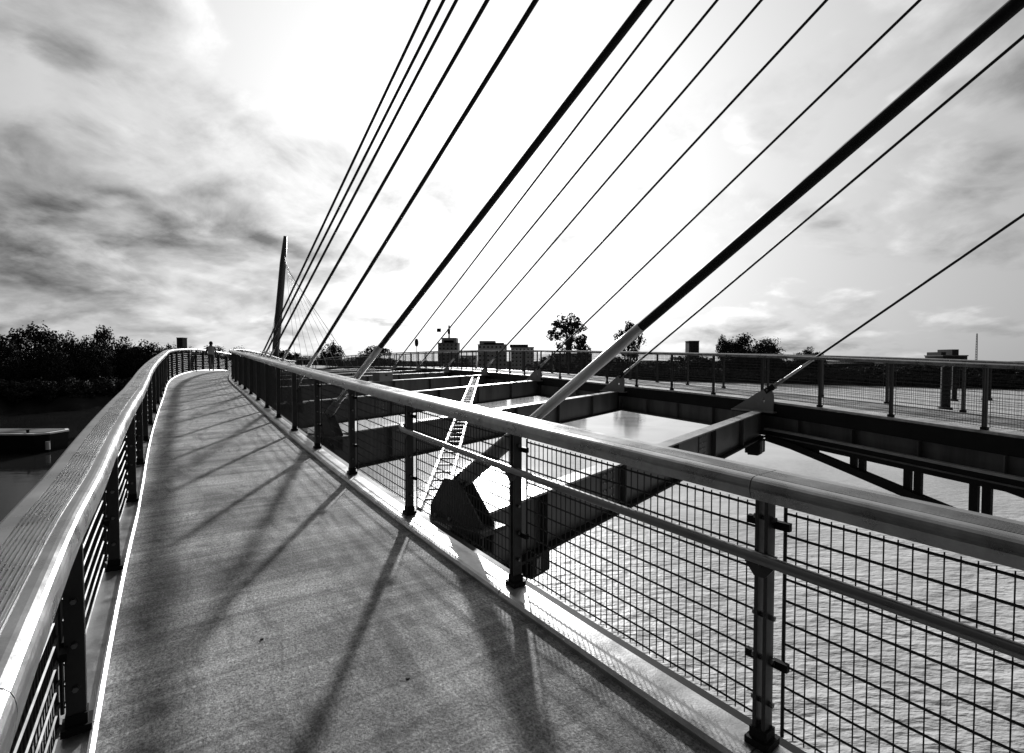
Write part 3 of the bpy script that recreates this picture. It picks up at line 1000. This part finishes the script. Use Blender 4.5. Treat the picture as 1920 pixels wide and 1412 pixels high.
# ------------------------------------------------------------------ person on the crest
def make_person(t, w, label):
    base = NP(t, w, -0.05)
    me = bpy.data.meshes.new('person'); 
    V = {'pel': (0, 0, .95), 'sp': (0, .01, 1.15), 'ch': (0, 0, 1.35), 'nk': (0, 0, 1.5), 'hd': (0, -.015, 1.62), 'hd2': (0, -.02, 1.74),
         'lh': (.09, 0, .92), 'lk': (.10, -.16, .52), 'la': (.10, -.10, .09), 'lt': (.10, -.26, .04),
         'rh': (-.09, 0, .92), 'rk': (-.10, .02, .50), 'ra': (-.10, .24, .14), 'rt': (-.10, .14, .03),
         'ls': (.19, 0, 1.43), 'le': (.24, .10, 1.16), 'lw': (.24, -.04, .92), 'lf': (.23, -.08, .83),
         'rs': (-.19, 0, 1.43), 're': (-.24, -.02, 1.15), 'rw': (-.24, -.20, .97), 'rf': (-.23, -.27, .93)}
    R = {'pel': .15, 'sp': .13, 'ch': .16, 'nk': .055, 'hd': .085, 'hd2': .075, 'lh': .10, 'lk': .065, 'la': .045, 'lt': .035, 'rh': .10, 'rk': .065, 'ra': .045, 'rt': .035,
         'ls': .065, 'le': .05, 'lw': .036, 'lf': .03, 'rs': .065, 're': .05, 'rw': .036, 'rf': .03}
    E_ = [('pel', 'sp'), ('sp', 'ch'), ('ch', 'nk'), ('nk', 'hd'), ('hd', 'hd2'), ('pel', 'lh'), ('lh', 'lk'), ('lk', 'la'), ('la', 'lt'), ('pel', 'rh'), ('rh', 'rk'), ('rk', 'ra'), ('ra', 'rt'),
          ('ch', 'ls'), ('ls', 'le'), ('le', 'lw'), ('lw', 'lf'), ('ch', 'rs'), ('rs', 're'), ('re', 'rw'), ('rw', 'rf')]
    ks = list(V)
    me.from_pydata([V[k] for k in ks], [(ks.index(a), ks.index(c)) for a, c in E_], [])
    root = thing('person', label, 'person', base)
    o = bpy.data.objects.new('body', me); COL.objects.link(o); o.parent = root
    sk = o.modifiers.new('skin', 'SKIN')
    for i, k in enumerate(ks):
        me.skin_vertices[0].data[i].radius = (R[k], R[k]); me.skin_vertices[0].data[i].use_root = (k == 'pel')
    s = o.modifiers.new('sub', 'SUBSURF'); s.levels = 2; s.render_levels = 2
    me.materials.append(mat('dark_clothing', 0.05, 0.85, 0, 0.3, 8))
    # pale top wrapped round the chest
    b = MB(); rings = []
    for z, rx, ry in ((1.0, .175, .135), (1.15, .165, .13), (1.32, .20, .15), (1.44, .20, .12), (1.49, .09, .08)):
        rings.append([(rx * math.cos(a * math.pi / 8), ry * math.sin(a * math.pi / 8), z) for a in range(16)])
    b.sweep(rings); sh = b.build('shirt', mat('pale_shirt', 0.4, 0.9, 0, 0.1, 6), None, True); sh.parent = root
    b = MB(); rings = []
    for z, r in ((1.60, .095), (1.68, .105), (1.76, .085), (1.80, .03)):
        rings.append([(r * math.cos(a * math.pi / 6), .01 + r * math.sin(a * math.pi / 6), z) for a in range(12)])
    b.sweep(rings); hr = b.build('hair', mat('dark_hair', 0.02, 0.8), None, True); hr.parent = root
    root.rotation_euler = (0, 0, 0.5)
    return root


make_person(37.0, 1.75, 'small walking person in pale top and dark trousers near the crest of the bridge')

# ------------------------------------------------------------------ trees
def leaf_crown(seed, n_clump, per, leaf, squash=1.0, airy=0.0):
    """unit crown: radius about 1, centre at origin"""
    rnd = random.Random(seed); b = MB()
    cl = []
    for i in range(n_clump):
        while True:
            p = Vector((rnd.uniform(-1, 1), rnd.uniform(-1, 1), rnd.uniform(-1, 1)))
            if p.length < 1 and (p.length > 0.35 or rnd.random() < 0.3): break
        k = 1.0 - 0.25 * max(0, p.z)
        cl.append((Vector((p.x * 0.86 * k, p.y * 0.86 * k, p.z * 0.9 * squash)), rnd.uniform(0.16, 0.34) * (1 - airy * 0.4)))
    for c, r in cl:
        for j in range(per):
            d = Vector((rnd.gauss(0, 1), rnd.gauss(0, 1), rnd.gauss(0, 1))); d.normalize()
            p = c + d * r * rnd.uniform(0.45, 1.1)
            a = Vector((rnd.gauss(0, 1), rnd.gauss(0, 1), rnd.gauss(0, 1))).normalized()
            u = a.cross(d)
            if u.length < 0.1: continue
            u.normalize(); v = u.cross(a)
            s = leaf * rnd.uniform(0.6, 1.3)
            n = len(b.v)
            b.v += [tuple(p - u * s), tuple(p + v * s * 0.55), tuple(p + u * s), tuple(p - v * s * 0.55)]
            b.f.append((n, n + 1, n + 2, n + 3))
    return b, cl


def mesh_of(b, name, m):
    me = bpy.data.meshes.new(name); me.from_pydata(b.v, [], b.f); me.update(); me.materials.append(m); return me


def tree_variant(seed, n_clump, per, leaf, airy, m, stems=1):
    cb, cl = leaf_crown(seed, n_clump, per, leaf, 1.0, airy)
    rnd = random.Random(seed + 99)
    tb = MB()
    for s in range(stems):
        off = Vector((rnd.uniform(-.12, .12), rnd.uniform(-.12, .12), 0)) * (stems > 1)
        tb.tube([off * 0.5 + Vector((0, 0, -2.2)), off + Vector((0, 0, -1.0)), off * 2 + Vector((0.03, 0, 0.0)), off * 3 + Vector((0.05, 0.02, 0.55))], [0.085, 0.07, 0.04, 0.015], 7)
    for c, r in cl[::2]:
        z0 = max(-1.0, min(0.4, c.z - 0.4 * math.hypot(c.x, c.y) - 0.15))
        st = Vector((0.02, 0, z0))
        tb.tube([st, st.lerp(c, 0.55) + Vector((0, 0, 0.05)), c], [0.03, 0.018, 0.007], 5)
    return mesh_of(cb, 'crown', m), mesh_of(tb, 'trunk', M_bark)


TV = {'grove': [tree_variant(11 + i, 70, 95, 0.050, 0.0, M_leaf) for i in range(4)],
      'far': [tree_variant(31 + i, 50, 60, 0.070, 0.0, M_leaf) for i in range(4)],
      'airy': [tree_variant(51, 80, 30, 0.06, 0.9, M_leaf, 2)],
      'upright': [tree_variant(61, 70, 36, 0.065, 0.7, M_leaf)],
      'bush': [tree_variant(71 + i, 22, 40, 0.11, 0.0, M_leaf2) for i in range(3)]}
TC = [0]


def tree(kind, px, topy, wpx, dd, label, group=None, name='tree', ground=3.0, trunk_frac=0.3, D=None):
    D = D if D else bankD(px) + dd
    top = at_depth(px, topy, D)
    H = top.z - ground
    R = wpx / 2 / F * D
    TC[0] += 1
    cm, tm = TV[kind][TC[0] % len(TV[kind])]
    r = thing(name, label, 'tree' if name == 'tree' else 'shrub', (top.x, D, ground), group)
    ch = H * (1 - trunk_frac) / 2
    crown = bpy.data.objects.new('crown', cm); COL.objects.link(crown); crown.parent = r
    crown.location = (0, 0, H - ch); crown.scale = (R, R, ch); crown.rotation_euler = (0, 0, TC[0] * 1.7)
    tr = bpy.data.objects.new('trunk', tm); COL.objects.link(tr); tr.parent = r
    tr.location = (0, 0, H - ch); tr.scale = (R * 0.8, R * 0.8, (H - ch + 0.4) / 2.2)
    return r


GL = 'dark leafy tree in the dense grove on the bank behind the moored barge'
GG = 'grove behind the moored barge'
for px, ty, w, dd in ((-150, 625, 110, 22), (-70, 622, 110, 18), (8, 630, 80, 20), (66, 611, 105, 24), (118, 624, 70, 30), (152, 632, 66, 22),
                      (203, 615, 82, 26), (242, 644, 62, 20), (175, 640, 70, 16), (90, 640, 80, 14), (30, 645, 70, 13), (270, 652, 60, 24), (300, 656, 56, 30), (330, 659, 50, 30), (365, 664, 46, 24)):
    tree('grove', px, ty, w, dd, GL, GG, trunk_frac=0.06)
BL = 'low dense shrub on the slope of the bank below the grove'
for k, px in enumerate(range(-130, 420, 18)):
    D = bankD(px) + 3.5 + (k % 3) * 1.2
    tree('bush', px + (k * 7) % 9, HOR + (EZ - 5.4 - (k * 37 % 10) * 0.12) / D * F, 46 + (k * 13) % 12, 0, BL, 'shrubs along the waterline below the grove', 'shrub', 1.8, 0.02, D)
tree('airy', 1066, 587, 88, 14, 'tall airy multi-stemmed tree with sky showing through its crown', trunk_frac=0.30)
tree('bush', 1092, 632, 40, 12, 'pale loose small tree at the foot of the tall airy tree', trunk_frac=0.2)
tree('upright', 1178, 600, 62, 12, 'upright narrow tree standing alone, crossed by the thickest stay', trunk_frac=0.18)
tree('upright', 1354, 626, 24, 12, 'thin spindly tree at the edge of the broad round tree', trunk_frac=0.25)
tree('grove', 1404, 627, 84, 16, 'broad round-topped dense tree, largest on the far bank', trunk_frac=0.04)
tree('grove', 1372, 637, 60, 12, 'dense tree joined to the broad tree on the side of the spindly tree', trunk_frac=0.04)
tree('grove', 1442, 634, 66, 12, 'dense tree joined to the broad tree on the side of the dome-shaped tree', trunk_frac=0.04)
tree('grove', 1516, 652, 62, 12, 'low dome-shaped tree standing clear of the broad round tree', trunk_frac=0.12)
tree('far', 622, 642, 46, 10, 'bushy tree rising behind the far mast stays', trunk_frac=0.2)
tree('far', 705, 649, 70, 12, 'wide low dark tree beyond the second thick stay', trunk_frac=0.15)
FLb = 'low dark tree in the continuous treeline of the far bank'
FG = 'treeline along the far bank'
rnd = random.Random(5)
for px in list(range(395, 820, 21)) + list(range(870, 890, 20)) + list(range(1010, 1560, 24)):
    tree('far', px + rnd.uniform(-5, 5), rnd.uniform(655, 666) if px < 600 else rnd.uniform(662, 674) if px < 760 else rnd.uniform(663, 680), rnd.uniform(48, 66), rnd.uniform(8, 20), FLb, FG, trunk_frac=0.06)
for px in range(1560, 2010, 26):
    tree('far', px + rnd.uniform(-5, 5), rnd.uniform(680, 692), rnd.uniform(50, 66), rnd.uniform(6, 12), 'low dark shrub-like tree before the long waterside shed', 'trees before the waterside shed', trunk_frac=0.05)

for px in range(400, 2010, 22):
    D = bankD(px) + rnd.uniform(1.5, 5)
    tree('bush', px + rnd.uniform(-6, 6), HOR + (EZ - rnd.uniform(5.0, 7.0)) / D * F, rnd.uniform(34, 50), 0, 'dark shrub overhanging the waterline of the far bank', 'shrubs along the far waterline', 'shrub', 1.0, 0.02, D)
for px, ty, w, dd in ((262, 640, 64, 16), (288, 644, 64, 14), (318, 648, 62, 14), (350, 652, 56, 12), (382, 650, 56, 10), (415, 651, 56, 10), (448, 653, 56, 10)):
    tree('grove', px, ty, w, dd, 'dark tree in the row beyond the crest of the humped deck', 'row of trees beyond the crest', trunk_frac=0.04)

# ------------------------------------------------------------------ far buildings
M_wall_l = mat('pale_render', 0.8, 0.9, 0, 0.1, 0.1)
M_wall_m = mat('grey_render', 0.45, 0.9, 0, 0.15, 0.1)
M_wall_d = mat('dark_cladding', 0.05, 0.8, 0, 0.2, 0.1)
M_glass = mat('window_glass', 0.04, 0.12, 0, 0.2, 0.2)
M_roof = mat('flat_roof', 0.25, 0.9, 0, 0.2, 0.2)


def building(px0, px1, topy, D, depth, label, wm, cols, rows, extra=None, ground=3.0, name='apartment_building'):
    a = at_depth(px0, topy, D); c = at_depth(px1, topy, D)
    t = thing(name, label, 'building', ((a.x + c.x) / 2, D, ground))
    x0, x1, z1 = a.x, c.x, a.z
    b = MB(); b.abox(x0, x1, D, D + depth, ground - 0.5, z1); b.build('wall', wm, t)
    b = MB(); b.abox(x0 - 0.25, x1 + 0.25, D - 0.25, D + depth + 0.25, z1, z1 + 0.5); rf = b.build('roof', M_roof, t)
    if extra:
        for (fx0, fx1, hgt, m_) in extra:
            b = MB(); b.abox(x0 + (x1 - x0) * fx0, x0 + (x1 - x0) * fx1, D + 1, D + depth - 1, z1 + 0.5, z1 + 0.5 + hgt); b.build('roof_storey', m_, t)
    if rows:
        cw = (x1 - x0) / cols; rh = (z1 - ground) / rows
        for i in range(cols):
            for j in range(rows):
                b = MB(); xa = x0 + cw * (i + 0.3); za = ground + rh * (j + 0.35)
                b.abox(xa, xa + cw * 0.4, D - 0.12, D + 0.1, za, za + rh * 0.4)
                wdw = b.build('window', M_glass, t)
    return t


building(821, 858, 644, 330, 14, 'grey stepped high-rise with set-back top storeys beyond the flat deck', M_wall_m, 5, 8, [(0.18, 0.92, 3.2, M_wall_m), (0.3, 0.8, 1.5, M_wall_d)])
building(896, 950, 647, 330, 14, 'pale apartment block with rooftop storey beside the stepped high-rise', M_wall_l, 7, 6, [(0.05, 0.6, 2.2, M_wall_m), (0.2, 0.9, 1.0, M_wall_d)])
building(958, 1001, 652, 335, 14, 'pale apartment block under a flat dark overhanging roof', M_wall_l, 6, 6, [(-0.05, 0.75, 1.6, M_wall_d)])
building(862, 893, 668, 345, 12, 'low pale block between the stepped high-rise and the apartments', M_wall_l, 4, 3)
building(331, 342, 634, 420, 6, 'slim dark tower block rising beyond the crest of the cap rail', M_wall_d, 3, 9)
building(1292, 1311, 640, 420, 9, 'lone dark square tower beyond the treeline', M_wall_d, 3, 8)
building(1200, 1290, 678, 300, 12, 'long low pale house partly hidden by the treeline', M_wall_l, 8, 2)
building(1560, 1990, 683, 235, 18, 'long dark waterside shed on the bank', M_wall_d, 22, 2, name='waterside_shed')
building(1768, 1814, 668, 230, 10, 'dark blocky works building with stepped roof, near the antenna', M_wall_d, 4, 3, [(0.0, 0.2, 1.4, M_wall_d), (0.45, 0.72, 2.6, M_wall_d)], name='works_building')
building(1600, 1640, 672, 240, 10, 'flat roofed dark house showing just above the waterside shed', M_wall_d, 4, 3)
building(1040, 1110, 664, 310, 12, 'grey low block behind the tall airy tree', M_wall_m, 7, 4)

# antenna
p = at_depth(1832, 626, 240)
t = thing('antenna_mast', 'thin lattice antenna mast beside the dark works building', 'antenna', (p.x, 240, 3))
for k in range(3):
    a = k * 2.094
    b = MB(); b.tube([(p.x + 0.55 * math.cos(a), 240 + 0.55 * math.sin(a), 3), (p.x + 0.2 * math.cos(a), 240 + 0.2 * math.sin(a), p.z)], 0.09, 5); b.build('leg', M_dark, t)
zz = 4
while zz < p.z:
    b = MB(); r = 0.55 - 0.35 * (zz - 3) / (p.z - 3)
    q = [Vector((p.x + r * math.cos(k * 2.094), 240 + r * math.sin(k * 2.094), zz)) for k in range(3)]
    for k in range(3): b.tube([q[k], q[(k + 1) % 3] + Vector((0, 0, 0.7))], 0.05, 4)
    b.build('lattice', M_dark, t); zz += 1.2
# crane
D = 420; c0 = at_depth(842, 617, D)
t = thing('tower_crane', 'tower crane with long horizontal jib above the stepped high-rise', 'crane', (c0.x, D, 3))
b = MB(); b.abox(c0.x - 0.6, c0.x + 0.6, D - 0.6, D + 0.6, 3, c0.z + 3); b.build('tower', M_faint, t)
j1 = at_depth(890, 617, D); j0 = at_depth(822, 617, D)
b = MB()
for dy in (-0.5, 0.5): b.tube([(j0.x, D + dy, c0.z), (j1.x, D + dy, c0.z)], 0.16, 5)
b.tube([(j0.x, D, c0.z + 1.0), (j1.x, D, c0.z + 1.0)], 0.13, 5)
b.build('jib', M_faint, t)
b = MB(); b.abox(j0.x - 1.2, j0.x + 2.0, D - 0.8, D + 0.8, c0.z - 2.4, c0.z + 0.4); b.build('counterweight', M_dark, t)
b = MB(); b.abox(c0.x - 1.0, c0.x + 1.0, D - 1.4, D - 0.2, c0.z - 4.0, c0.z - 0.4); b.build('cab', M_dark, t)
# navigation signal on the bank
D = 200; s0 = at_depth(781, 635, D); s1 = at_depth(781, 650, D)
t = thing('signal_board', 'dark upright oval signal board on a thin pole before the far buildings', 'sign', (s0.x, D, 3))
b = MB(); n = 20; rx, rz = 0.72, (s0.z - s1.z) / 2; cz = (s0.z + s1.z) / 2
b.sweep([[(s0.x + rx * math.cos(k * 2 * math.pi / n), D + dy, cz + rz * math.copysign(abs(math.sin(k * 2 * math.pi / n)) ** 0.7, math.sin(k * 2 * math.pi / n))) for k in range(n)] for dy in (-0.12, 0.12)])
b.build('board', M_dark, t)
b = MB(); b.tube([(s0.x, D + 0.2, -1), (s0.x, D + 0.2, cz)], 0.11, 8); b.build('pole', M_faint, t)

# ------------------------------------------------------------------ barge and mooring piles
def barge():
    c = on_z(80, 850, 0.0)
    t = thing('barge', 'dark moored barge with pale rim along its deck edge', 'boat', (c.x - 5, c.y + 1.5, 0))
    x1, y0 = c.x, c.y
    L, Wd = 13.0, 4.2
    def ring(z, inset):
        return [(x1 - L, y0 + inset, z), (x1 - 0.9, y0 + inset, z), (x1 - inset, y0 + 0.9, z), (x1 - inset, y0 + Wd - 0.9, z), (x1 - 0.9, y0 + Wd - inset, z), (x1 - L, y0 + Wd - inset, z)]
    b = MB(); b.sweep([ring(-0.5, 0.35), ring(0.4, 0.12), ring(1.95, 0.0)]); b.build('hull', M_dark, t)
    b = MB(); b.sweep([ring(1.95, -0.06), ring(2.12, -0.06)]); b.build('rim', mat('white_rim', 0.7, 0.6, 0, 0.2, 1.0), t)
    b = MB(); b.sweep([[(x, y, z + 0.18) for x, y, z in ring(1.95, 0.4)], [(x, y, z + 0.2) for x, y, z in ring(1.98, 0.4)]]); b.build('deck', M_wall_d, t)
    for q in (2.0, 6.0, 10.0):
        b = MB(); b.tube([(x1 - q, y0 + 0.5, 2.12), (x1 - q, y0 + 0.5, 2.5)], [0.12, 0.16], 8); b.build('bollard', M_dark, t)
    b = MB(); b.tube([(x1 + 0.02, y0 + 0.6, 1.2), (x1 + 0.02, y0 + 0.6, 0.3)], 0.2, 10); b.build('fender', mat('pale_fender', 0.6, 0.7), t)


barge()
for px, by, r, hgt, lab in ((1772, 768, 0.85, 8.6, 'stout dark mooring pile, thickest of the three in the river'),
                            (1789, 752, 0.55, 8.4, 'slim dark mooring pile just behind the stout one'),
                            (1850, 750, 0.75, 8.2, 'dark mooring pile standing apart toward the open river')):
    c = on_z(px, by, 0)
    t = thing('mooring_pile', lab, 'pile', (c.x, c.y, 0), 'mooring piles in the river')
    b = MB(); b.tube([(c.x, c.y, -3), (c.x, c.y, hgt * 0.5), (c.x, c.y, hgt)], [r, r * 0.97, r * 0.95], 16); b.build('shaft', M_dark, t, smooth=False)
    b = MB(); b.tube([(c.x, c.y, -0.3), (c.x, c.y, 0.5)], [r * 1.5, r * 1.4], 16); b.build('collar', M_rubber, t)
    b = MB(); b.tube([(c.x, c.y, hgt), (c.x, c.y, hgt + 0.35)], [r * 1.05, r * 0.4], 16); b.build('cap', M_dark, t)

# ------------------------------------------------------------------ gum blotches on the deck
for px, py, r, lab in ((491, 1198, 0.012, 'small dark oval gum blotch on the deck nearer the grooved cap rail'), (765, 1271, 0.014, 'small round dark gum blotch on the deck nearer the handrail')):
    z = EZ - 1.80
    for _ in range(6):
        c = on_z(px, py, z)
        best = min(NPATH, key=lambda q: (K * q[1] - c.x) ** 2 + (K * q[2] - c.y) ** 2 - 0 * q[0])
        # height of the slab at the nearest station, measured square to the line
        bt = min(((NP(t / 10).xy - c.xy).length, t / 10) for t in range(-40, 120))[1]
        z = NP(bt, 0, -0.043).z
    c = on_z(px, py, z)
    b = MB(); n = 10
    rr = [r * random.uniform(0.8, 1.2) for _ in range(n)]
    b.sweep([[(c.x + rr[k] * math.cos(k * 6.283 / n), c.y + 1.1 * rr[k] * math.sin(k * 6.283 / n), z - 0.002) for k in range(n)],
             [(c.x + 0.8 * rr[k] * math.cos(k * 6.283 / n), c.y + 0.8 * rr[k] * math.sin(k * 6.283 / n), z + 0.004) for k in range(n)]])
    tag(b.build('gum_blotch', M_rubber), lab, 'blotch')
